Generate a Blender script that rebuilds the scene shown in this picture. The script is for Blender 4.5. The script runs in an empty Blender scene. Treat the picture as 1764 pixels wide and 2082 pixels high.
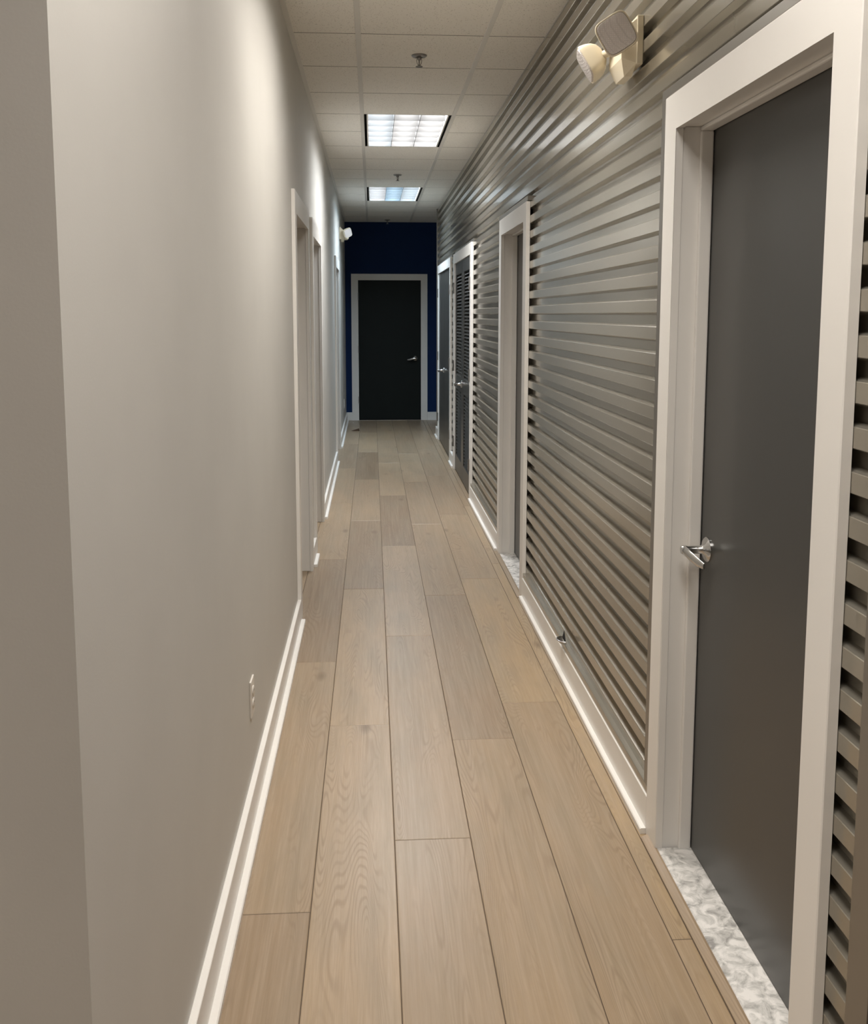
import bpy, bmesh, math, random
from mathutils import Vector, Matrix
S = bpy.context.scene
C = S.collection
PI = math.pi
random.seed(7)

# ------------------------------------------------------------------ camera
F_PX, CY_PX = 1940.78, 865.66
YAW, PIT, ROL = 0.0646, 0.1162, 0.0006
CAM_H = 1.544
cd = bpy.data.cameras.new('camera'); cam = bpy.data.objects.new('camera', cd); C.objects.link(cam)
cd.sensor_fit = 'HORIZONTAL'; cd.sensor_width = 36.0
cd.lens = F_PX / 1764.0 * 36.0
cd.shift_y = (CY_PX - 1041.0) / 1764.0
cd.clip_start = 0.02
fw = Vector((math.sin(YAW)*math.cos(PIT), math.cos(YAW)*math.cos(PIT), -math.sin(PIT)))
rt = Vector((math.cos(YAW), -math.sin(YAW), 0)); up = rt.cross(fw)
r2 = math.cos(ROL)*rt + math.sin(ROL)*up; u2 = -math.sin(ROL)*rt + math.cos(ROL)*up
cam.matrix_world = Matrix(((r2.x, u2.x, -fw.x, 0), (r2.y, u2.y, -fw.y, 0), (r2.z, u2.z, -fw.z, CAM_H), (0, 0, 0, 1)))
S.camera = cam

# ------------------------------------------------------------------ world, exposure, lamp settings
w = bpy.data.worlds.new('world'); S.world = w; w.use_nodes = True
w.node_tree.nodes['Background'].inputs[0].default_value = (0.02, 0.02, 0.02, 1)
w.node_tree.nodes['Background'].inputs[1].default_value = 0.5
S.view_settings.view_transform = 'Standard'; S.view_settings.look = 'None'
S.view_settings.gamma = 1.0; S.view_settings.use_curve_mapping = False
S.view_settings.exposure = 1.58
NEUT = (1.0, 0.97, 0.94); WARM = (1.0, 0.94, 0.86); COOL = (0.80, 0.92, 1.0); BLUE = (0.55, 0.80, 1.0)
# (x0 of the two-foot bay, y0, [tube colours], watts per tube, label)
LAMPS = [
    (-0.056, 6.543, ((.9, .96, 1.0), NEUT, NEUT), 9.0, 'nearer lit troffer in the corridor ceiling, all cells white'),
    (-0.056, 10.203, ((.93, .97, 1.0), BLUE, COOL), 9.0, 'farther lit troffer in the corridor ceiling with a blue-tinted middle column'),
    (-0.056, 2.883, (WARM, WARM, WARM), 6.5, 'lit troffer overhead between the camera and the first sprinkler'),
    (-0.056, 0.443, (WARM, WARM, WARM), 5.6, 'lit troffer out of view near the camera, placed for the left wall brightness'),  # unseen lamp, shifted ahead of the camera to brighten the left wall
    (-2.496, -0.777, (WARM, WARM, WARM), 8.5, 'lit troffer added out of view over the open area to light the return wall'),  # unseen lamp added for the brightness of the return wall
]

# ------------------------------------------------------------------ key planes
WL, WR = -0.382, 0.853            # wall faces
FL, FR = -0.364, 0.806            # casing / baseboard faces
RIDGE, VAL = 0.828, 0.849         # corrugated panel ridge and valley
CEIL, YE = 2.863, 13.962
YC = 1.21                         # near corner of the left wall
TX, TY, TS = -0.056, 6.543, 0.61
ZI, ZO, CW = 2.035, 2.130, 0.095  # door head, casing top, casing width
DL = [(4.795, 5.665), (6.150, 7.045), (10.03, 10.93)]          # left openings
DN, DM, DP, DQ = (1.680, 2.555), (5.125, 5.995), (7.915, 9.44), (10.0, 11.72)
YM = 12.20                        # end of the metal wall

# ------------------------------------------------------------------ materials
def mat(name, col=(.5,.5,.5), rough=.5, metal=0.0, spec=0.5):
    m = bpy.data.materials.new(name); m.use_nodes = True
    b = m.node_tree.nodes['Principled BSDF']
    b.inputs['Base Color'].default_value = (*col, 1); b.inputs['Roughness'].default_value = rough
    b.inputs['Metallic'].default_value = metal
    b.inputs['Specular IOR Level'].default_value = spec
    return m, m.node_tree.nodes, m.node_tree.links, b
def objco(N, L, scale=(1,1,1)):
    t = N.new('ShaderNodeTexCoord'); mp = N.new('ShaderNodeMapping'); mp.inputs['Scale'].default_value = scale
    L.new(t.outputs['Object'], mp.inputs['Vector']); return mp.outputs['Vector']
def noise(N, L, v, sc, det=3, rough=.5, dist=0):
    n = N.new('ShaderNodeTexNoise'); n.inputs['Scale'].default_value = sc; n.inputs['Detail'].default_value = det
    n.inputs['Roughness'].default_value = rough; n.inputs['Distortion'].default_value = dist
    L.new(v, n.inputs['Vector']); return n.outputs['Fac']
def ramp(N, L, f, stops):
    r = N.new('ShaderNodeValToRGB'); e = r.color_ramp.elements
    while len(e) < len(stops): e.new(0.5)
    for i, (p, c) in enumerate(stops): e[i].position = p; e[i].color = (*c, 1)
    L.new(f, r.inputs['Fac']); return r.outputs['Color']
def bump(N, L, b, h, strength=.2, dist=.002):
    k = N.new('ShaderNodeBump'); k.inputs['Strength'].default_value = strength; k.inputs['Distance'].default_value = dist
    L.new(h, k.inputs['Height']); L.new(k.outputs['Normal'], b.inputs['Normal'])
def math_(N, L, op, a, b=None, c=None):
    m = N.new('ShaderNodeMath'); m.operation = op
    for i, v in enumerate((a, b, c)):
        if v is None: continue
        if isinstance(v, (int, float)): m.inputs[i].default_value = v
        else: L.new(v, m.inputs[i])
    return m.outputs[0]
def mix(N, L, f, a, b, mode='MIX'):
    m = N.new('ShaderNodeMix'); m.data_type = 'RGBA'; m.blend_type = mode
    for k, v in ((0, f), (6, a), (7, b)):
        if isinstance(v, (int, float)): m.inputs[k].default_value = v
        elif isinstance(v, tuple): m.inputs[k].default_value = (*v, 1)
        else: L.new(v, m.inputs[k])
    return m.outputs[2]

def paint(name, col, rough, sc=220, st=.12, spec=.4):
    m, N, L, b = mat(name, col, rough, 0, spec)
    v = objco(N, L)
    c = ramp(N, L, noise(N, L, v, 3.0, 3), [(.3, tuple(x*.975 for x in col)), (.7, tuple(min(1, x*1.02) for x in col))])
    L.new(c, b.inputs['Base Color']); bump(N, L, b, noise(N, L, v, sc, 3), st, .001)
    return m
M = {}
M['wall'] = paint('wall_paint', (.60, .588, .56), .55)
M['blue'] = paint('navy_paint', (.0055, .025, .092), .6, spec=.15)
M['brown'] = paint('brown_wood_paint', (.07, .035, .02), .4)
M['trim'] = paint('white_trim_paint', (.84, .82, .79), .32, 90, .05)
M['door'] = paint('charcoal_door_paint', (.052, .053, .051), .30, 400, .04, .5)
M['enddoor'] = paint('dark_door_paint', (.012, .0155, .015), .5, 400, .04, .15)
M['black'] = mat('black_gap', (.006,.006,.006), .8)[0]
M['plenum'] = mat('plenum_grey', (.05,.05,.05), .9)[0]

# satin steel
m, N, L, b = mat('brushed_chrome', (.62, .62, .62), .20, 1.0)
bump(N, L, b, noise(N, L, objco(N, L, (1, 1, 30)), 60, 2), .05, .0005); M['chrome'] = m
m, N, L, b = mat('dull_steel', (.30, .29, .28), .38, 1.0); bump(N, L, b, noise(N, L, objco(N, L), 200, 2), .05, .0005); M['steel'] = m
# coated corrugated sheet
m, N, L, b = mat('bronze_grey_sheet', (.42, .40, .365), .27, .62, .5)
v = objco(N, L, (1, .25, 1))
c = ramp(N, L, noise(N, L, v, 5, 4), [(.3, (.375, .348, .295)), (.7, (.415, .388, .332))]); L.new(c, b.inputs['Base Color'])
r = N.new('ShaderNodeMapRange'); r.inputs[3].default_value = .14; r.inputs[4].default_value = .22
L.new(noise(N, L, v, 2.5, 3), r.inputs[0]); L.new(r.outputs[0], b.inputs['Roughness'])
M['sheet'] = m
m, N, L, b = mat('bronze_grey_flashing', (.30, .285, .26), .35, .8); bump(N, L, b, noise(N, L, objco(N, L), 30, 2), .03, .002); M['flash'] = m
# acoustic tile
m, N, L, b = mat('acoustic_tile', (.80, .77, .725), .95, 0, .1)
v = objco(N, L)
sp = N.new('ShaderNodeTexVoronoi'); sp.inputs['Scale'].default_value = 90; L.new(v, sp.inputs['Vector'])
hole = ramp(N, L, math_(N, L, 'MULTIPLY', sp.outputs['Distance'], noise(N, L, v, 45, 3)), [(.07, (.40, .375, .345)), (.13, (.89, .865, .815))])
L.new(mix(N, L, .55, (.89, .865, .815), hole), b.inputs['Base Color']); bump(N, L, b, noise(N, L, v, 160, 4, .7), .35, .003); M['tile'] = m
M['slot'] = mat('joint_shade_grey', (.20, .19, .175), .7)[0]  # dark grey painted for the shade in the ceiling joints
M['grid'] = paint('ceiling_grid_paint', (.74, .72, .68), .4, 60, .03)
# marble threshold
m, N, L, b = mat('carrara_marble', (.7, .7, .7), .22, 0, .5)
v = objco(N, L); n1 = noise(N, L, v, 26, 6, .62, .9)
c = ramp(N, L, n1, [(.33, (.34, .33, .32)), (.47, (.62, .61, .59)), (.6, (.84, .82, .80))])
L.new(c, b.inputs['Base Color']); M['marble'] = m
# cream plastic + lens
M['cream'] = paint('cream_plastic', (.80, .72, .56), .35, 60, .03)
m, N, L, b = mat('prismatic_lens', (.80, .75, .74), .18, 0, .6)
b.inputs['Transmission Weight'].default_value = .08; b.inputs['IOR'].default_value = 1.45
br = N.new('ShaderNodeTexVoronoi'); br.inputs['Scale'].default_value = 190; br.distance = 'CHEBYCHEV'; br.inputs['Randomness'].default_value = 0
L.new(objco(N, L), br.inputs['Vector']); bump(N, L, b, br.outputs['Distance'], .8, .003); L.new(ramp(N, L, br.outputs['Distance'], [(.30, (.90,.84,.82)), (.48, (.72,.67,.65))]), b.inputs['Base Color']); M['lens'] = m
M['red'] = mat('red_button', (.35, .02, .02), .3)[0]
M['rubber'] = paint('brown_rubber', (.09, .055, .035), .7)
M['paper'] = mat('white_paper', (.8, .8, .78), .8)[0]
M['plate'] = paint('white_plate_plastic', (.74, .70, .65), .3, 60, .02)
# louver aluminium
M['louver'] = mat('louver_aluminium', (.065, .066, .067), .5, 0, .4)[0]
M['lampbox'] = mat('troffer_white', (.55, .55, .55), .6)[0]
# vinyl plank
m, N, L, b = mat('oak_plank', (.4, .3, .2), .33, 0, .38)
at = N.new('ShaderNodeAttribute'); at.attribute_name = 'plank'; sep = N.new('ShaderNodeSeparateColor'); L.new(at.outputs['Color'], sep.inputs[0])
tone, seed, yel = sep.outputs[0], sep.outputs[1], sep.outputs[2]
tc = N.new('ShaderNodeTexCoord'); sx = N.new('ShaderNodeSeparateXYZ'); L.new(tc.outputs['Object'], sx.inputs[0])
X, Y = sx.outputs[0], sx.outputs[1]
def vec(fx, fy, kx=13.0, ky=29.0):
    cb = N.new('ShaderNodeCombineXYZ')
    L.new(math_(N, L, 'MULTIPLY_ADD', X, fx, math_(N, L, 'MULTIPLY', seed, kx)), cb.inputs[0])
    L.new(math_(N, L, 'MULTIPLY_ADD', Y, fy, math_(N, L, 'MULTIPLY', seed, ky)), cb.inputs[1])
    L.new(math_(N, L, 'MULTIPLY', seed, 7.0), cb.inputs[2]); return cb.outputs[0]
broad = noise(N, L, vec(8.0, .85), 1.0, 1.3, .5, .3)
rings = math_(N, L, 'SINE', math_(N, L, 'MULTIPLY', broad, 290.0))
ringm = ramp(N, L, noise(N, L, vec(11, 1.3, 5, 3), 1.0, 2), [(.42, (0,0,0)), (.62, (1,1,1))])
fibre = noise(N, L, vec(330, 9), 1.0, 3, .6)
fib2 = noise(N, L, vec(90, 2.0), 1.0, 3, .6)
blot = noise(N, L, vec(9, 2.2, 3, 11), 1.0, 3, .55)
c0 = mix(N, L, tone, (.205, .142, .090), (.435, .328, .218))
c0 = mix(N, L, math_(N, L, 'MULTIPLY', yel, .8), c0, (.42, .305, .175))
c0 = mix(N, L, math_(N, L, 'MULTIPLY', math_(N, L, 'SUBTRACT', blot, .38), 1.5), c0, (.255, .215, .155))
c0 = mix(N, L, ramp(N, L, fib2, [(.35, (.0,.0,.0)), (.7, (.35,.35,.35))]), c0, (.50, .39, .29))
rf = math_(N, L, 'MULTIPLY', math_(N, L, 'MULTIPLY', math_(N, L, 'MAXIMUM', rings, 0.0), .34), ringm)
c0 = mix(N, L, rf, c0, (.175, .115, .07))
c0 = mix(N, L, ramp(N, L, fibre, [(.4, (.16,.16,.16)), (.62, (0,0,0))]), c0, (.20, .145, .095))
knot = N.new('ShaderNodeTexVoronoi'); knot.inputs['Scale'].default_value = 1.0; L.new(vec(4.4, 1.7, 17, 23), knot.inputs['Vector'])
c0 = mix(N, L, ramp(N, L, knot.outputs['Distance'], [(.02, (.65,.65,.65)), (.12, (0,0,0))]), c0, (.13, .085, .05))
L.new(c0, b.inputs['Base Color'])
bump(N, L, b, math_(N, L, 'ADD', fibre, math_(N, L, 'MULTIPLY', rf, .6)), .16, .0012)
M['oak'] = m
M['gap'] = mat('plank_gap', (.075, .05, .03), .7)[0]

# ------------------------------------------------------------------ mesh helpers
def bm_box(bm, x0, x1, y0, y1, z0, z1, bev=0.0, seg=1):
    vs = [bm.verts.new((x, y, z)) for x in (x0, x1) for y in (y0, y1) for z in (z0, z1)]
    fs = [bm.faces.new([vs[i] for i in q]) for q in ((0,1,3,2), (4,6,7,5), (0,4,5,1), (2,3,7,6), (0,2,6,4), (1,5,7,3))]
    if bev > 0:
        es = {e for f in fs for e in f.edges}
        bmesh.ops.bevel(bm, geom=list(es), offset=bev, segments=seg, affect='EDGES', profile=.5)
def bm_prism(bm, pts, axis, a, b):
    """closed polygon extruded along an axis; pts are the two other coordinates in xyz order"""
    def P(p, t):
        q = list(p); q.insert(axis, t); return q
    A = [bm.verts.new(P(p, a)) for p in pts]; B = [bm.verts.new(P(p, b)) for p in pts]; n = len(pts)
    bm.faces.new(A); bm.faces.new(list(reversed(B)))
    for i in range(n): bm.faces.new((A[i], B[i], B[(i+1) % n], A[(i+1) % n]))
def bm_lathe(bm, prof, seg=32, mtx=None):
    """prof: list of (r, h) along local Z"""
    rings = []
    for r, h in prof:
        if r < 1e-6: rings.append([bm.verts.new((0, 0, h))]); continue
        rings.append([bm.verts.new((r*math.cos(2*PI*k/seg), r*math.sin(2*PI*k/seg), h)) for k in range(seg)])
    for A, B in zip(rings, rings[1:]):
        for k in range(seg):
            a, a2 = A[k % len(A)], A[(k+1) % len(A)]; b_, b2 = B[k % len(B)], B[(k+1) % len(B)]
            f = [a, a2, b2, b_]; g = []
            for q in f:
                if q not in g: g.append(q)
            if len(g) > 2: bm.faces.new(g)
    if mtx is not None: bmesh.ops.transform(bm, matrix=mtx, verts=[q for R in rings for q in R])
def bm_tube(bm, path, rad, seg=10, n0=None):
    pts = [Vector(p) for p in path]; rr = rad if isinstance(rad, (list, tuple)) else [rad]*len(pts); prev = None
    for i, p in enumerate(pts):
        t = (pts[min(i+1, len(pts)-1)] - pts[max(i-1, 0)]).normalized()
        if n0 is None: n0 = t.orthogonal().normalized()
        n0 = (n0 - t*n0.dot(t)).normalized(); b_ = t.cross(n0)
        R = rr[i] if isinstance(rr[i], tuple) else (rr[i], rr[i])
        ring = [bm.verts.new(p + n0*R[0]*math.cos(2*PI*k/seg) + b_*R[1]*math.sin(2*PI*k/seg)) for k in range(seg)]
        if prev: 
            for k in range(seg): bm.faces.new((prev[k], prev[(k+1) % seg], ring[(k+1) % seg], ring[k]))
        else: bm.faces.new(ring)
        prev = ring
    bm.faces.new(list(reversed(prev)))
def mesh(name, bm, mt, parent=None, smooth=False, mtx=None):
    bmesh.ops.recalc_face_normals(bm, faces=bm.faces)
    if mtx is not None: bmesh.ops.transform(bm, matrix=mtx, verts=bm.verts)
    me = bpy.data.meshes.new(name); bm.to_mesh(me); bm.free()
    for q in (mt if isinstance(mt, list) else [mt]): me.materials.append(q)
    if smooth:
        for p in me.polygons: p.use_smooth = True
        try: me.set_sharp_from_angle(angle=math.radians(38))
        except Exception: pass
    o = bpy.data.objects.new(name, me); C.objects.link(o)
    if parent is not None: o.parent = parent
    return o
def boxes(name, lst, mt, parent=None, bev=0.0, seg=1):
    bm = bmesh.new()
    for q in lst: bm_box(bm, *q, bev, seg)
    return mesh(name, bm, mt, parent)
def tag(o, label, cat=None, kind=None, group=None):
    o['label'] = label
    if cat: o['category'] = cat
    if kind: o['kind'] = kind
    if group: o['group'] = group
    return o
def empty(name, loc):
    o = bpy.data.objects.new(name, None); o.location = loc; o.empty_display_size = .1; C.objects.link(o); return o

# ================================================================== SETTING
# floor: individual planks in one mesh, dark gaps between
PW, PL, SX0 = 0.226, 1.805, -0.1698
rows = {  # row index -> (phase of a butt joint)
    -1: 2.335, 0: 3.469, 1: 2.662, 2: 3.321, 3: 3.640, 4: 2.167}
tones = {(-1, 0): (.42, .05), (-1, 1): (.62, .15), (-1, 2): (.22, .0), (-1, 3): (.62, .3), (-1, 4): (.55, .3), (-1, 5): (.3, .0),
         (0, 0): (.85, .05), (0, 1): (.75, .35), (0, 2): (.25, .1), (0, 3): (.6, .15), (0, 4): (.15, .0),
         (1, 0): (.62, .0), (1, 1): (.62, .0), (1, 2): (.8, .0), (1, 3): (.2, .0), (1, 4): (.75, .1),
         (2, 0): (.55, .25), (2, 1): (.35, .0), (2, 2): (.5, .2), (2, 3): (.45, .1), (2, 4): (.8, .0),
         (3, 0): (.5, .3), (3, 1): (.7, .75), (3, 2): (.6, .2), (3, 3): (.35, .15), (3, 4): (.5, 0),
         (4, 0): (.5, .6), (4, 1): (.75, .9), (4, 2): (.7, .8), (4, 3): (.6, .5)}
bm = bmesh.new(); col = bm.loops.layers.float_color.new('plank')
def plank(x0, x1, y0, y1, t, yl, z=0.0):
    g = .0011; sd = random.random()
    n0 = len(bm.faces)
    vs = [bm.verts.new(p) for p in ((x0+g, y0+g, z-.0012), (x1-g, y0+g, z-.0012), (x1-g, y1-g, z-.0012), (x0+g, y1-g, z-.0012))]
    e = .0016
    vt = [bm.verts.new(p) for p in ((x0+g+e, y0+g+e, z), (x1-g-e, y0+g+e, z), (x1-g-e, y1-g-e, z), (x0+g+e, y1-g-e, z))]
    fs = [bm.faces.new(vt)]
    for i in range(4): fs.append(bm.faces.new((vs[i], vs[(i+1) % 4], vt[(i+1) % 4], vt[i])))
    for f in fs:
        f.material_index = 0
        for lp in f.loops: lp[col] = (t, sd, yl, 1)
for r in range(-20, 10):
    x0, x1 = SX0 + r*PW, SX0 + (r+1)*PW
    ph = rows.get(r, 2.3 + (r*0.731) % PL)
    k0 = int((-3.0 - ph)//PL)
    for k in range(k0, 8):
        ya, yb = max(-3.0, ph + k*PL), min(YE+.04, ph + (k+1)*PL)
        if yb <= ya: continue
        t, yl = tones.get((r, k+1), (random.uniform(.2, .85), random.uniform(0, .35)))
        if r == 4:   # ripped-down last row meets the threshold strips
            for a_, b_ in ((ya, yb),):
                plank(x0, .785, a_, b_, t, yl)
                plank(.785, x1, a_, b_, t*.8, yl)
        else: plank(x0, x1, ya, yb, t, yl)
vs = [bm.verts.new(p) for p in ((-4.7, -3, -.0012), (2.1, -3, -.0012), (2.1, YE+.04, -.0012), (-4.7, YE+.04, -.0012))]
vb = [bm.verts.new((q.co.x, q.co.y, -.05)) for q in vs]
for f in [vs, list(reversed(vb))] + [[vs[i], vb[i], vb[(i+1) % 4], vs[(i+1) % 4]] for i in range(4)]: bm.faces.new(f).material_index = 1
floor = mesh('floor', bm, [M['oak'], M['gap']])
tag(floor, 'light oak-look vinyl plank floor running down the corridor', 'floor', 'structure')

# walls
def wall_with_holes(name, x0, x1, y0, y1, holes, mt, ztop=3.10, hz=ZI+.02):
    L_ = []; y = y0
    for a, b in sorted(holes):
        L_.append((x0, x1, y, a, 0, ztop)); L_.append((x0, x1, a, b, hz, ztop)); y = b
    L_.append((x0, x1, y, y1, 0, ztop)); return boxes(name, L_, mt)
g = .018
wl = wall_with_holes('wall_left', WL-.12, WL, YC, YE, [(a-g, b+g) for a, b in DL], M['wall'])
tag(wl, 'smooth warm grey painted left wall of the corridor', 'wall', 'structure')
tag(boxes('wall_return', [(-4.0, WL-.12, YC, YC+.12, 0, 3.1)], M['wall']), 'grey wall face turning away at the far left edge of the photo', 'wall', 'structure')
tag(boxes('wall_end', [(-.5, 2.1, YE, YE+.12, 0, 3.1)], M['blue']), 'navy blue wall closing the far end of the corridor', 'wall', 'structure')
wr = wall_with_holes('wall_right', WR, WR+.12, 1.43, YM-.002, [(a-g, b+g) for a, b in (DN, DM, DP, DQ)], M['wall'])
tag(wr, 'right corridor wall carrying grey corrugated metal sheeting', 'wall', 'structure')
tag(boxes('wall_alcove', [(WR+.122, 2.1, YM-.12, YM, 0, 3.1), (1.98, 2.1, YM+.002, YE-.002, 0, 3.1)], M['wall']), 'side walls of the recess past the metal wall', 'wall', 'structure')
tag(boxes('wall_near', [(WR, WR+.12, -3.0, 1.425, 0, 3.1)], M['brown']), 'dark brown wall surface at the bottom right corner', 'wall', 'structure')
tag(boxes('wall_behind', [(-4.12, WR+.12, -3.12, -3.002, 0, 3.1), (-4.12, -4.002, -3.0, YC+.12, 0, 3.1)], M['wall']), 'plain walls of the open area behind the camera', 'wall', 'structure')

# ceiling
def lampcell(i, j):
    for lx, ly, *_ in LAMPS:
        if i == round((lx-TX)/TS) and j in (round((ly-TY)/TS), round((ly-TY)/TS)+1): return True
    return False
bm = bmesh.new(); tt = .024; jg = .0036
for i in range(-6, 4):
    for j in range(-16, 13):
        if lampcell(i, j): continue
        xa, xb = TX+i*TS, TX+(i+1)*TS; ya, yb = TY+j*TS, TY+(j+1)*TS
        if xa < -4: xa = -4.0
        if i == -1 and ya > YC-.3: xa = max(xa, WL-.05)
        if i < -1 and ya > YC: continue
        if i == 1 and yb < YM: xb = WR+.05
        if i > 1 and yb < YM: continue
        xb = min(xb, 2.0); yb = min(yb, YE-.001)
        bm_box(bm, xa+jg, xb-jg, ya+jg, yb-jg, CEIL-.001, CEIL+.016, .002)
ceil = mesh('ceiling', bm, M['tile'])
tag(ceil, 'dropped ceiling of square off-white acoustic tiles', 'ceiling', 'structure')
bm = bmesh.new(); bm_box(bm, -4.1, 2.1, -3.1, YE+.1, 3.02, 3.1); mesh('plenum', bm, M['plenum'], ceil)
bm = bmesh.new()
for j in range(-16, 13):   # dark strips along the tile joints, gap shade put into their colour
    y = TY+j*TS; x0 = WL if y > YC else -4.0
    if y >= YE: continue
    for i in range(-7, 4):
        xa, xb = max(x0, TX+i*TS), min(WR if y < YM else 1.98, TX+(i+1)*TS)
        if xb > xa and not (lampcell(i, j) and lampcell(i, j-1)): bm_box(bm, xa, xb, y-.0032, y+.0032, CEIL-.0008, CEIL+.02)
mesh('joint_shade_strip', bm, M['slot'], ceil)
for i in range(-6, 4):
    x = TX+i*TS
    y0_ = -3.0; y1_ = YE
    if i < 0: y1_ = YC
    if i > 1: y0_ = YM
    if i == -6 : continue
    boxes('main_runner', [(x-.013, x+.013, y0_, y1_, CEIL-.004, CEIL+.004)], M['grid'], ceil, .0015)
boxes('wall_angle', [(WL, WL+.024, YC, YE-.03, CEIL-.005, CEIL-.0015)], M['grid'], ceil)
boxes('wall_angle', [(WR-.018, WR, 1.43, YM, CEIL-.005, CEIL-.0015)], M['grid'], ceil)
boxes('wall_angle', [(WL, 1.98, YE-.024, YE, CEIL-.005, CEIL-.0015)], M['grid'], ceil)

# corrugated metal sheeting on the right wall
PITCH, Z0 = 0.0784, 1.666
def corrug(bm, y0, y1, z0, z1):
    ks = range(int((Z0-z1)/PITCH)-2, int((Z0-z0)/PITCH)+3)
    pr = []
    for k in ks:
        zt = Z0 - k*PITCH
        pr += [(zt+.0055, VAL), (zt-.0005, RIDGE+.0012), (zt-.002, RIDGE), (zt-.0375, RIDGE), (zt-.039, RIDGE+.0012), (zt-.0455, VAL)]
    pr.sort(key=lambda q: -q[0])
    def xz(z):
        for (a, xa), (b, xb) in zip(pr, pr[1:]):
            if a >= z >= b: return xa + (xb-xa)*(a-z)/(a-b) if a != b else xa
        return VAL
    pts = [(z1, xz(z1))] + [q for q in pr if z0 < q[0] < z1] + [(z0, xz(z0))]
    poly = [(x, z) for z, x in pts] + [(WR-.0005, z0), (WR-.0005, z1)]
    bm_prism(bm, poly, 1, y0, y1)
JZ = .135; ov = .05
def sheet(rects, label):
    bm = bmesh.new()
    for q in rects: corrug(bm, *q)
    o = mesh('metal_sheet', bm, M['sheet'], wr); o['label'] = label; return o
ZT = CEIL-.006; ZH = ZO+.028; ZB = .118
SEAM = 8.14
sheet([(1.47, DN[0]-CW+ov, ZB, ZH), (1.47, SEAM, ZH, ZT), (DN[1]+CW+.048, DM[0]-CW+ov, ZB, ZH), (DM[1]+CW+.05, DP[0]-CW+ov, ZB, ZH)], 'nearer corrugated sheet')
sheet([(SEAM+.004, YM-.03, ZH, ZT), (DP[1]+CW+.012, DQ[0]-CW+ov, ZB, ZH), (DQ[1]+CW+.012, YM-.03, ZB, ZH)], 'farther corrugated sheet')
# flashings: channels along the far side and the head of the door casings, wall corners
def flashing(n, lst, mt=None):
    o = boxes('trim_%d' % n, lst, mt or M['flash'], None, .001); return o
tag(flashing(1, [(FR+.005, WR, DN[1]+CW+.003, DN[1]+CW+.048, ZB-.03, ZO+.003), (FR+.005, WR, DN[0]-CW-.02, DN[1]+CW+.048, ZO+.003, ZH)]), 'grey metal edge channel around the nearest right door casing', 'flashing', 'structure')
tag(flashing(2, [(FR+.006, WR, DM[1]+CW+.003, DM[1]+CW+.05, ZB, ZO+.003), (FR+.006, WR, DM[0]-CW-.01, DM[1]+CW+.05, ZO+.003, ZH)]), 'grey metal edge channel around the second right door casing', 'flashing', 'structure')
tag(flashing(3, [(RIDGE-.002, WR, DP[0]-CW-.01, DP[1]+CW+.012, ZO+.004, ZH), (RIDGE-.002, WR, DQ[0]-CW-.01, DQ[1]+CW+.012, ZO+.004, ZH)]), 'thin metal strips above the casings of the two far double doors', 'flashing', 'structure')
tag(flashing(4, [(RIDGE-.008, WR+.04, YM-.03, YM+.004, 0, ZT)]), 'metal corner trim at the far end of the corrugated wall', 'flashing', 'structure')
tag(flashing(5, [(RIDGE-.006, WR, 1.43, 1.50, 0, ZT)]), 'metal corner trim at the right edge of the photo', 'flashing', 'structure')

tag(flashing(10, [(FR+.004, WR, DN[1]+CW+.002, DM[0]-CW, ZB, ZB+.026)], M['sheet']), 'flat metal starter strip along the top of the long right baseboard', 'flashing', 'structure')
tag(flashing(11, [(FR+.004, WR, DM[1]+CW+.002, DP[0]-CW, ZB, ZB+.026)], M['sheet']), 'flat metal starter strip above the baseboard before the louvered double door', 'flashing', 'structure')
# baseboards with shoe moulding
BH = .118
def baseboard(side, y0, y1, label, ext0=0, ext1=0):
    if side == 'left':
        o = boxes('baseboard_left', [(WL, FL, y0, y1, 0, BH)], M['trim'], None, .0015)
        bm = bmesh.new(); bm_prism(bm, [(FL, 0), (FL+.020, 0), (FL+.020, .015), (FL+.017, .018), (FL, .018)], 1, y0+ext0, y1-ext1)
    else:
        o = boxes('baseboard_right', [(FR, WR, y0, y1, 0, BH)], M['trim'], None, .0015)
        bm = bmesh.new(); bm_prism(bm, [(FR, 0), (FR-.017, 0), (FR-.017, .015), (FR-.014, .018), (FR, .018)], 1, y0+ext0, y1-ext1)
    mesh('shoe_moulding', bm, M['trim'], o)
    tag(o, label, 'baseboard', 'structure'); return o
baseboard('left', YC, DL[0][0]-CW, 'long white baseboard on the left wall, nearest the camera')
baseboard('left', DL[0][1]+CW, DL[1][0]-CW, 'short white baseboard between the first two left doorways', 0, .02)
baseboard('left', DL[1][1]+CW, DL[2][0]-CW, 'white baseboard between the second and third left doorways', 0, 0)
baseboard('left', DL[2][1]+CW, YE-.02, 'white baseboard on the left wall reaching the blue wall')
baseboard('right', DN[1]+CW+.0, DM[0]-CW, 'long white baseboard under the metal wall between the two single doors', 0, .0)
baseboard('right', DM[1]+CW, DP[0]-CW, 'white baseboard under the metal wall before the louvered double door', 0, 0)
baseboard('right', DP[1]+CW, DQ[0]-CW, 'short white baseboard between the two far double doors')
baseboard('right', DQ[1]+CW, YM-.032, 'white baseboard stub at the end of the metal wall')
EX0, EX1 = -.196, .710    # end door opening
bb = boxes('baseboard_end', [(EX1+CW+.002, 1.97, YE-.018, YE, 0, BH), (WL+.002, EX0-CW-.002, YE-.018, YE, 0, BH)], M['trim'], None, .0015)
boxes('shoe_moulding', [(EX1+CW+.002, 1.97, YE-.036, YE-.018, 0, .018)], M['trim'], bb)
tag(bb, 'white baseboard pieces under the navy wall', 'baseboard', 'structure')

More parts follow.
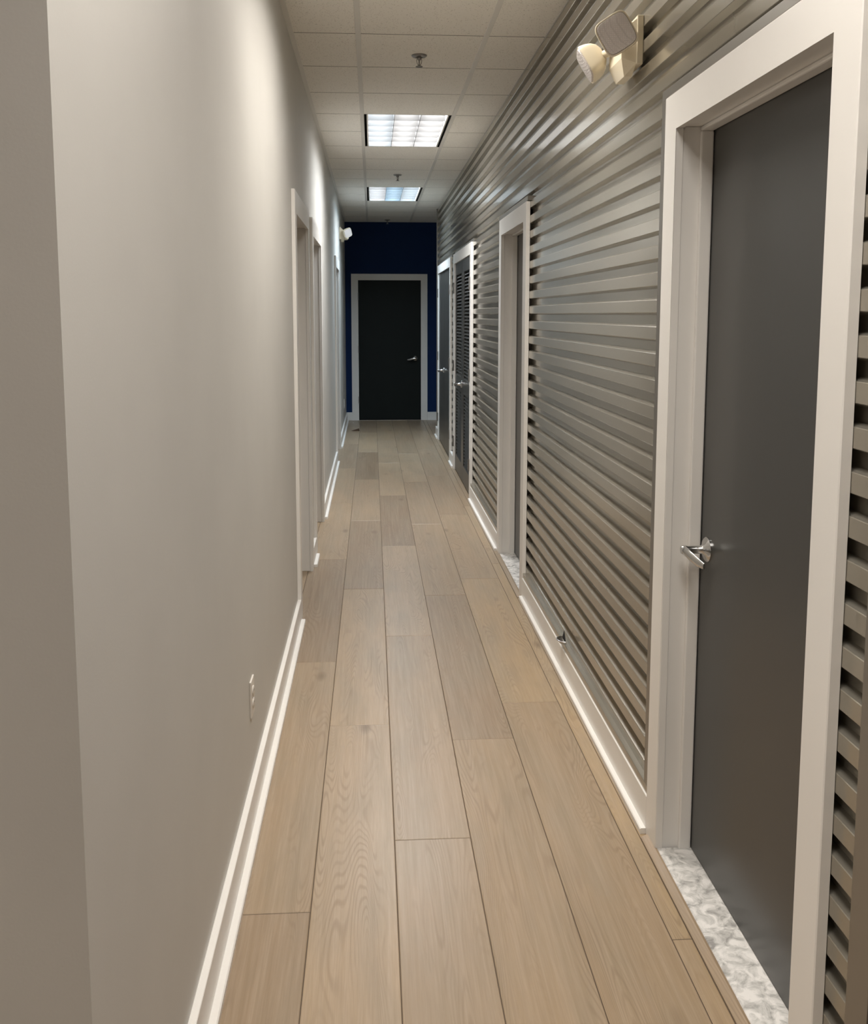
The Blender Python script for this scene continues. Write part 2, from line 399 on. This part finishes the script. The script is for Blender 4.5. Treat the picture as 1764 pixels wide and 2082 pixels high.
# ------------------------------------------------------------------ doors
def lever(name, parent, base, nrm, along, mt=None, L_=.108, droop=-.018):
    """rosette + neck + curved lever; base on the door face, nrm out of the door, along towards the tip"""
    nrm = Vector(nrm); along = Vector(along); z = Vector((0, 0, 1)); base = Vector(base)
    bm = bmesh.new()
    rot = Matrix((z.cross(nrm), z, nrm)).transposed().to_4x4()
    bm_lathe(bm, [(0, .0), (.034, .0), (.034, .004), (.030, .008), (.016, .0125), (.0115, .018), (.0105, .056), (.0125, .060), (.0125, .070), (.010, .074), (0, .074)], 36, Matrix.Translation(base) @ rot)
    p0 = base + nrm*.066
    path = [p0 - along*.013, p0 + along*.004, p0 + along*.03 + z*(droop*.1), p0 + along*.055 + z*(droop*.4) - nrm*.003, p0 + along*.080 + z*droop*.8 - nrm*.010, p0 + along*L_ + z*droop - nrm*.018]
    bm_tube(bm, path, [(.007, .008), (.0085, .0120), (.0065, .0135), (.005, .0135), (.0045, .0125), (.003, .008)], 16, nrm)
    return mesh(name, bm, mt or M['chrome'], parent, True)
def hinge(parent, x, y, z, side, ysgn, axis='x'):
    bm = bmesh.new()
    if axis == 'x':   # doors on the right wall: knuckle in front, leaf plates along Y
        bm_lathe(bm, [(0, -.052), (.007, -.052), (.007, .052), (0, .052)], 14, Matrix.Translation((x, y, z)))
        for s in (-.025, 0, .025): bm_lathe(bm, [(.0074, s-.0008), (.0078, s), (.0074, s+.0008)], 14, Matrix.Translation((x, y, z)))
        bm_box(bm, x+.002, x+.0055, min(y, y+ysgn*.03), max(y, y+ysgn*.03), z-.05, z+.05, .0008)
    else:
        bm_lathe(bm, [(0, -.052), (.007, -.052), (.007, .052), (0, .052)], 14, Matrix.Translation((x, y, z)))
        bm_box(bm, min(x, x-.012), max(x, x-.012)+.006, y+.003, y+.0055, z-.05, z+.05, .0008)
    return mesh('hinge', bm, M['steel'], parent, True)
def casing(parent, face, back, y0, y1, head=ZO, bev=.0022):
    """flat casing boards round an opening in a wall parallel to Y: two legs and a head"""
    a, b = min(face, back), max(face, back)
    bm = bmesh.new()
    bm_prism(bm, [(y0-CW, 0), (y0-CW, head), (y1+CW, head), (y1+CW, 0), (y1, 0), (y1, ZI), (y0, ZI), (y0, 0)], 0, a, b)
    es = [e for e in bm.edges if all(abs(v.co.x-face) < 1e-6 for v in e.verts)]
    bmesh.ops.bevel(bm, geom=es, offset=bev, segments=1, affect='EDGES')
    mesh('casing', bm, M['trim'], parent)
def frame_recess(parent, s, face, back, deep, y0, y1, stop0, stop1):
    """jamb liners and stops; s=+1 right wall (recess towards +X)"""
    rv = .005
    a, b = sorted((back, deep))
    J = [(a, b, y0-g+.0005, y0-rv, 0, ZI+.005), (a, b, y1+rv, y1+g-.0005, 0, ZI+.005), (a, b, y0-g+.0005, y1+g-.0005, ZI+rv, ZI+.0195)]
    boxes('jamb', J, M['trim'], parent, .0025, 2)
    a, b = sorted((stop0, stop1))
    boxes('door_stop', [(a, b, y0-rv, y0+.007, 0, ZI-.007), (a, b, y1-.007, y1+rv, 0, ZI-.007), (a, b, y0-rv, y1+rv, ZI-.007, ZI+rv)], M['trim'], parent, .004, 2)

def single_right(n, yy, label, far_handle=True):
    y0, y1 = yy
    d = empty('door_%d' % n, (.86, (y0+y1)/2, 0)); tag(d, label, 'door', 'structure')
    casing(d, FR, RIDGE-.001, y0, y1)
    frame_recess(d, 1, FR, RIDGE-.001, .96, y0, y1, .874, .909)
    lf = boxes('door_leaf', [(.910, .954, y0-.003, y1+.003, .012, ZI+.002)], M['door'], d, .0015)
    lever('lever_handle', lf, (.910, y1-.060 if far_handle else y0+.060, .907), (-1, 0, 0), (0, -1 if far_handle else 1, 0))
    for o in list(d.children): o.location = o.location - d.location; 
    th = boxes('marble_threshold', [(.813, .925, y0-.002, y1+.002, -.001, .010)], M['marble'], None, .002)
    return d, th
def fix(root):   # children were built in world coordinates
    for ch in root.children:
        ch.matrix_parent_inverse = Matrix.Translation(-root.location); ch.location = (0, 0, 0)

d1, th1 = single_right(1, DN, 'nearest charcoal door on the right with chrome lever, framed by wide white casing'); fix(d1)
tag(th1, 'veined white marble threshold at the foot of the nearest right door', 'threshold', 'structure')
th1.name = 'trim_6'
d2, th2 = single_right(2, DM, 'second single door on the right, set deep in its white casing', False); fix(d2)
tag(th2, 'veined white marble threshold at the foot of the second right door', 'threshold', 'structure'); th2.name = 'trim_7'
for n, (y0, y1), lb in ((8, DN, 'oak-look reducer strip before the nearest marble threshold'), (9, DM, 'oak-look reducer strip before the second marble threshold')):
    bm = bmesh.new(); cl = bm.loops.layers.float_color.new('plank')
    bm_prism(bm, [(.786, 0), (.812, 0), (.812, .010), (.806, .011), (.790, .004), (.786, .002)], 1, y0-CW+.02, y1+.075)
    for f in bm.faces:
        for lp in f.loops: lp[cl] = (.45, .3+.1*n, .3, 1)
    o = mesh('trim_%d' % n, bm, M['oak']); tag(o, lb, 'floor strip', 'structure')

# double doors: leaves sit flush in the casing
def double_right(n, yy, label, louver):
    y0, y1 = yy; ym = (y0+y1)/2
    d = empty('door_%d' % n, (.83, ym, 0)); tag(d, label, 'door', 'structure')
    casing(d, FR, RIDGE-.001, y0, y1)
    boxes('jamb', [(RIDGE-.001, .96, y0-g+.0005, y0-.004, 0, ZI+.005), (RIDGE-.001, .96, y1+.004, y1+g-.0005, 0, ZI+.005), (RIDGE-.001, .96, y0-g+.0005, y1+g-.0005, ZI+.004, ZI+.0195)], M['trim'], d, .001)
    for s, (a, b) in ((0, (y0+.003, ym-.002)), (1, (ym+.002, y1-.003))):
        xf, xb = .820, .855
        if louver:
            st = .105; z = [.012, .17, .825, .965, 1.92, ZI-.004]
            L_ = [(xf, xb, a, a+st, z[0], z[5]), (xf, xb, b-st, b, z[0], z[5])] + [(xf, xb, a+st, b-st, p, q) for p, q in ((z[0], z[1]), (z[2], z[3]), (z[4], z[5]))]
            lf = boxes('door_leaf', L_, M['door'], d, .0015)
            for p, q, nm in ((z[1], z[2], 'lower_louvers'), (z[3], z[4], 'upper_louvers')):
                bm = bmesh.new(); nn = int((q-p)/.030); dz = (q-p)/nn
                for k in range(nn):
                    zc = p+dz*(k+.5); t = .0035
                    # slats tilt down towards the corridor
                    bm_prism(bm, [(xf+.003, zc-.016), (xf+.006, zc-.0185), (xb-.002, zc+.013), (xb-.005, zc+.0165)], 1, a+st-.004, b-st+.004)
                mesh(nm, bm, M['door'], lf)
            boxes('back_panel', [(xb+.002, xb+.006, a+.01, b-.01, .03, ZI-.02)], M['door'], lf)
        else:
            lf = boxes('door_leaf', [(xf, xb, a, b, .012, ZI-.004)], M['door'], d, .0015)
        for hz in (1.80, 1.04, .285):
            if s: hinge(lf, FR-.003, b+.006, hz, 1, 1)
            else: hinge(lf, FR-.003, a-.006, hz, 1, -1)
        if s: lever('lever_handle', lf, (xf, a+.045, .907), (-1, 0, 0), (0, 1, 0))
    fix(d); return d
double_right(3, DP, 'charcoal double door with louvered panels in a white casing', True)
double_right(4, DQ, 'plain charcoal double door farthest along the metal wall', False)

# left doorways
for n, (y0, y1), lb in ((5, DL[0], 'first white-cased doorway in the left wall, nearest the camera'), (6, DL[1], 'second white-cased doorway in the left wall'), (7, DL[2], 'third white-cased doorway in the left wall, near the far emergency light')):
    d = empty('door_%d' % n, (-.42, (y0+y1)/2, 0)); tag(d, lb, 'door', 'structure')
    casing(d, FL, WL+.0005, y0, y1, ZO+.012)
    frame_recess(d, -1, FL, WL+.0005, -.535, y0, y1, -.432, -.468)
    lf = boxes('door_leaf', [(-.513, -.469, y0-.003, y1+.003, .012, ZI+.002)], M['door'], d, .0015)
    lever('lever_handle', lf, (-.469, y0+.06, .907), (1, 0, 0), (0, 1, 0))
    fix(d)

# end door
d = empty('door_8', ((EX0+EX1)/2, YE, 0)); tag(d, 'very dark single door with lever in the navy end wall', 'door', 'structure')
bm = bmesh.new(); xa, xb, zi_, zo_ = EX0-CW-.005, EX1+CW, ZI-.002, ZI+.088
bm_prism(bm, [(xa, 0), (xa, zo_), (xb, zo_), (xb, 0), (EX1, 0), (EX1, zi_), (EX0, zi_), (EX0, 0)], 1, YE-.020, YE)
mesh('casing', bm, M['trim'], d)
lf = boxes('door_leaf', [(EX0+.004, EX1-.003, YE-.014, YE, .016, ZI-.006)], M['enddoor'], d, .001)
boxes('gap_shadow', [(EX0, EX1, YE-.004, YE-.0002, .0, ZI-.002)], M['black'], d)
lever('lever_handle', lf, (EX1-.082, YE-.014, .907), (0, -1, 0), (-1, 0, 0), None, .115, -.02)
for hz in (1.80, 1.04, .30): hinge(lf, EX0+.001, YE-.022, hz, 1, 1, 'y')
boxes('door_sweep', [(EX0+.003, EX1-.003, YE-.045, YE-.014, .0, .008)], M['chrome'], d, .001)
fix(d)

# ------------------------------------------------------------------ ceiling troffers
def troffer(x0, y0, cols, watts, label):
    r = empty('ceiling_light', (x0+TS/2, y0+TS, CEIL)); tag(r, label, 'ceiling light', None, 'recessed parabolic ceiling troffers')
    X0, X1, Y0, Y1 = -TS/2+.013, TS/2-.013, -TS+.004, TS-.004   # local, z=0 at the ceiling plane
    # outer box
    bx = boxes('housing', [(X0-.004, X0, Y0, Y1, 0, .125), (X1, X1+.004, Y0, Y1, 0, .125), (X0, X1, Y0-.004, Y0, 0, .125), (X0, X1, Y1, Y1+.004, 0, .125)], M['black'], r)
    boxes('top_pan', [(X0-.004, X1+.004, Y0-.004, Y1+.004, .125, .130)], M['black'], r)
    s = .017   # dark air slots along the two long sides
    boxes('side_rail', [(X0+s, X0+s+.010, Y0, Y1, -.002, .12)], M['grid'], r, .001)
    boxes('side_rail', [(X1-s-.010, X1-s, Y0, Y1, -.002, .12)], M['grid'], r, .001)
    a, b = X0+s+.010, X1-s-.010
    boxes('reflector', [(a, a+.001, Y0, Y1, .0, .12), (b-.001, b, Y0, Y1, .0, .12), (a, b, Y0, Y1, .118, .12)], M['lampbox'], r)
    boxes('end_plate', [(a, b, Y0, Y0+.001, .0, .12)], M['louver'], r); boxes('end_plate', [(a, b, Y1-.001, Y1, .0, .12)], M['louver'], r)
    bm = bmesh.new()
    for k in range(1, 3):
        x = a+(b-a)*k/3; bm_prism(bm, [(x-.0015, .0), (x+.0015, .0), (x+.007, .058), (x-.007, .058)], 1, Y0+.001, Y1-.001)
    for k in range(1, 6):
        y = Y0+(Y1-Y0)*k/6; bm_prism(bm, [(y-.0015, .0005), (y+.0015, .0005), (y+.008, .0575), (y-.008, .0575)], 0, a+.001, b-.001)
    mesh('parabolic_louver', bm, M['louver'], r)
    for k in range(3):
        ld = bpy.data.lights.new('tube_light', 'AREA'); ld.shape = 'RECTANGLE'
        ld.size = (b-a)/3*.86; ld.size_y = (Y1-Y0)*.96; ld.energy = watts; ld.color = cols[k]
        lo = bpy.data.objects.new('tube_light', ld); C.objects.link(lo); lo.parent = r
        lo.location = (a+(b-a)*(k+.5)/3, 0, .085)
    return r
for lp in LAMPS: troffer(*lp)

# ------------------------------------------------------------------ sprinklers
def sprinkler(x, y, label):
    r = empty('sprinkler', (x, y, CEIL)); tag(r, label, 'sprinkler', None, 'pendent sprinklers down the middle of the ceiling')
    bm = bmesh.new(); bm_lathe(bm, [(0, -.001), (.040, -.001), (.040, -.004), (.034, -.009), (.018, -.012), (.016, -.006), (0, -.006)], 32); mesh('escutcheon', bm, M['steel'], r, True)
    bm = bmesh.new(); bm_lathe(bm, [(0, -.006), (.013, -.006), (.013, -.016), (.008, -.022), (.004, -.030), (.0035, -.046), (.006, -.052), (0, -.052)], 20)
    for s in (-1, 1): bm_tube(bm, [(s*.010, 0, -.014), (s*.013, 0, -.028), (s*.010, 0, -.042), (s*.003, 0, -.052)], .0018, 8)
    mesh('sprinkler_body', bm, M['steel'], r, True)
    bm = bmesh.new(); bm_lathe(bm, [(0, -.052), (.007, -.052), (.018, -.056), (.018, -.058), (0, -.058)], 24); mesh('deflector', bm, M['steel'], r, True)
sprinkler(.251, 5.073, 'nearest ceiling sprinkler, in front of the first lit troffer')
sprinkler(.253, 9.295, 'ceiling sprinkler between the two lit troffers')
sprinkler(.226, 13.66, 'farthest ceiling sprinkler, just before the navy wall')

# ------------------------------------------------------------------ emergency lights
def sq(n, r, w_, h_, z):
    """rounded square loop"""
    P = []
    for k in range(n):
        a = 2*PI*k/n; c, s = math.cos(a), math.sin(a); e = 2/4.6
        P.append(Vector((w_*math.copysign(abs(c)**e, c), h_*math.copysign(abs(s)**e, s), z)))
    return P
def lamp_head(parent, loc, fwd, roll, size=.052):
    f = Vector(fwd).normalized(); z = Vector((0, 0, 1)); x = z.cross(f).normalized(); y = f.cross(x)
    R = Matrix((x, y, f)).transposed().to_4x4() @ Matrix.Rotation(roll, 4, 'Z')
    T = Matrix.Translation(Vector(loc)) @ R
    bm = bmesh.new(); n = 40; prev = None; s = size
    prof = [(1.00, .000), (1.02, -.006), (1.00, -.014), (.96, -.026), (.86, -.042), (.68, -.056), (.42, -.065), (.16, -.068)]
    for k, z_ in prof:
        ring = [bm.verts.new(p) for p in sq(n, 0, s*k, s*k*1.04, z_)]
        if prev:
            for i in range(n): bm.faces.new((prev[i], prev[(i+1) % n], ring[(i+1) % n], ring[i]))
        prev = ring
        if z_ == 0: first = ring
    bm.faces.new(prev)
    # rim lip inwards
    lip = [bm.verts.new(p) for p in sq(n, 0, s*.93, s*.97, -.001)]
    for i in range(n): bm.faces.new((lip[i], lip[(i+1) % n], first[(i+1) % n], first[i]))
    back = [bm.verts.new(p) for p in sq(n, 0, s*.90, s*.94, -.012)]
    for i in range(n): bm.faces.new((back[i], back[(i+1) % n], lip[(i+1) % n], lip[i]))
    bm.faces.new(back)
    h = mesh('lamp_head', bm, M['cream'], parent, True, T)
    bm = bmesh.new(); A = [bm.verts.new(p) for p in sq(n, 0, s*.925, s*.965, -.004)]; B = [bm.verts.new(p) for p in sq(n, 0, s*.89, s*.93, .004)]; D = [bm.verts.new(p) for p in sq(n, 0, s*.5, s*.52, .0065)]
    for p, q in ((A, B), (B, D)):
        for i in range(n): bm.faces.new((p[i], p[(i+1) % n], q[(i+1) % n], q[i]))
    bm.faces.new(D); bm.faces.new(list(reversed(A)))
    mesh('lens', bm, M['lens'], h, True, T)
    return h
def emergency(loc, sx, label, heads):
    """sx: +1 on the right wall (faces -X), -1 on the left wall; local origin on the wall face"""
    r = empty('emergency_light', loc); tag(r, label, 'emergency light', None, 'twin-head emergency lights')
    Xp = lambda v: -sx*v
    def bx(bm, x0, x1, *q, **k):
        a, b = sorted((Xp(x0), Xp(x1))); bm_box(bm, a, b, *q, **k)
    bm = bmesh.new(); bx(bm, -.0, .020, 0.0, .19, -.062, .082, bev=.002); mesh('back_plate', bm, M['cream'], r)
    bm = bmesh.new()   # body with chamfered underside
    v = [(.020, .004, .072), (.020, .184, .072), (.062, .020, .040), (.062, .170, .040), (.062, .020, -.040), (.062, .170, -.040),
         (.020, .004, -.058), (.020, .184, -.058), (.045, .050, -.088), (.045, .150, -.088), (.020, .050, -.088), (.020, .150, -.088)]
    V = [bm.verts.new((Xp(a), b, c)) for a, b, c in v]
    bmesh.ops.convex_hull(bm, input=V); mesh('body', bm, M['cream'], r)
    bm = bmesh.new(); bm_lathe(bm, [(0, 0), (.005, 0), (.005, .004), (0, .005)], 14, Matrix.Translation((Xp(.04), .030, -.060)) @ Matrix.Rotation(PI*.75, 4, 'X')); mesh('test_button', bm, M['red'], r)
    for p, f, ro in heads:
        hp = Vector(p)
        bm = bmesh.new(); bm_tube(bm, [Vector((Xp(.055), .095, .01)), hp - Vector(f).normalized()*.055], .013, 14); mesh('swivel', bm, M['cream'], r, True)
        lamp_head(r, p, f, ro)
    return r
emergency((RIDGE, 2.965, 2.363), 1, 'cream twin-head emergency light on the metal wall above the nearest door',
          [((-.097, -.055, .010), (-.20, -.95, -.15), math.radians(31)), ((-.134, .20, -.020), (-.86, .10, -.50), math.radians(10))])
emergency((WL, 11.68, 2.50), -1, 'cream twin-head emergency light high on the left wall before the blue wall',
          [((.105, -.03, .01), (.55, -.75, -.25), math.radians(25)), ((.085, .23, -.005), (.7, .5, -.3), 0)])

# ------------------------------------------------------------------ outlets
def outlet(y, z, label):
    r = empty('wall_outlet', (WL, y, z)); tag(r, label, 'outlet', None, 'duplex outlets low on the left wall')
    boxes('cover_plate', [(0, .006, -.036, .036, -.058, .058)], M['plate'], r, .0018, 2)
    for s in (-1, 1):
        bm = bmesh.new(); bm_lathe(bm, [(0, 0), (.0165, 0), (.0165, .0025), (.0155, .0032), (0, .0032)], 24, Matrix.Translation((.006, 0, s*.0195)) @ Matrix.Rotation(PI/2, 4, 'Y'))
        o = mesh('receptacle', bm, M['plate'], r, True)
        boxes('slot', [(.0088, .0095, -.007, -.005, s*.0195-.001, s*.0195+.007), (.0088, .0095, .005, .007, s*.0195-.001, s*.0195+.006)], M['black'], o)
outlet(2.875, .366, 'white duplex outlet low on the near stretch of left wall')
outlet(12.85, .350, 'white duplex outlet low on the left wall beside the end door')

# ------------------------------------------------------------------ chrome catch in the sheeting
r = empty('wall_drain_cup', (FR+.003, 3.90, .172)); tag(r, 'small chrome half-round cup set in a notch low in the corrugated metal', 'wall fitting')
bm = bmesh.new(); bm_tube(bm, [(-.030*math.sin(t), .040*math.cos(t), -.006) for t in [PI*k/16 for k in range(17)]], .0028, 10); mesh('rim', bm, M['chrome'], r, True)
bm = bmesh.new()
prev = None
for h, k in ((-.006, 1), (-.014, .88), (-.022, .6), (-.027, .2)):
    ring = [bm.verts.new((-.029*k*math.sin(t), .039*k*math.cos(t), h)) for t in [PI*q/16 for q in range(17)]]
    if prev:
        for i in range(16): bm.faces.new((prev[i], prev[i+1], ring[i+1], ring[i]))
    prev = ring
mesh('cup', bm, M['flash'], r, True)
bm = bmesh.new(); bm_prism(bm, [(-.034, -.010), (.034, -.010), (.004, .030)], 0, -.0008, .002); mesh('notch', bm, M['black'], r)

# ------------------------------------------------------------------ odds and ends on the floor
r = bmesh.new(); bm_prism(r, [(-.05, 0), (.058, 0), (.048, .032)], 1, -.022, .022)
o = mesh('door_wedge', r, M['rubber']); o.location = (-.235, 12.68, 0); o.rotation_euler = (0, 0, math.radians(-12))
tag(o, 'small brown door wedge lying on the floor near the end door', 'door wedge')
bm = bmesh.new(); bm_box(bm, -.008, .008, -.006, .006, 0, .005, .001); o = mesh('paper_scrap', bm, M['paper']); o.location = (-.275, 13.62, 0)
tag(o, 'tiny white scrap on the floor by the end door casing', 'scrap')
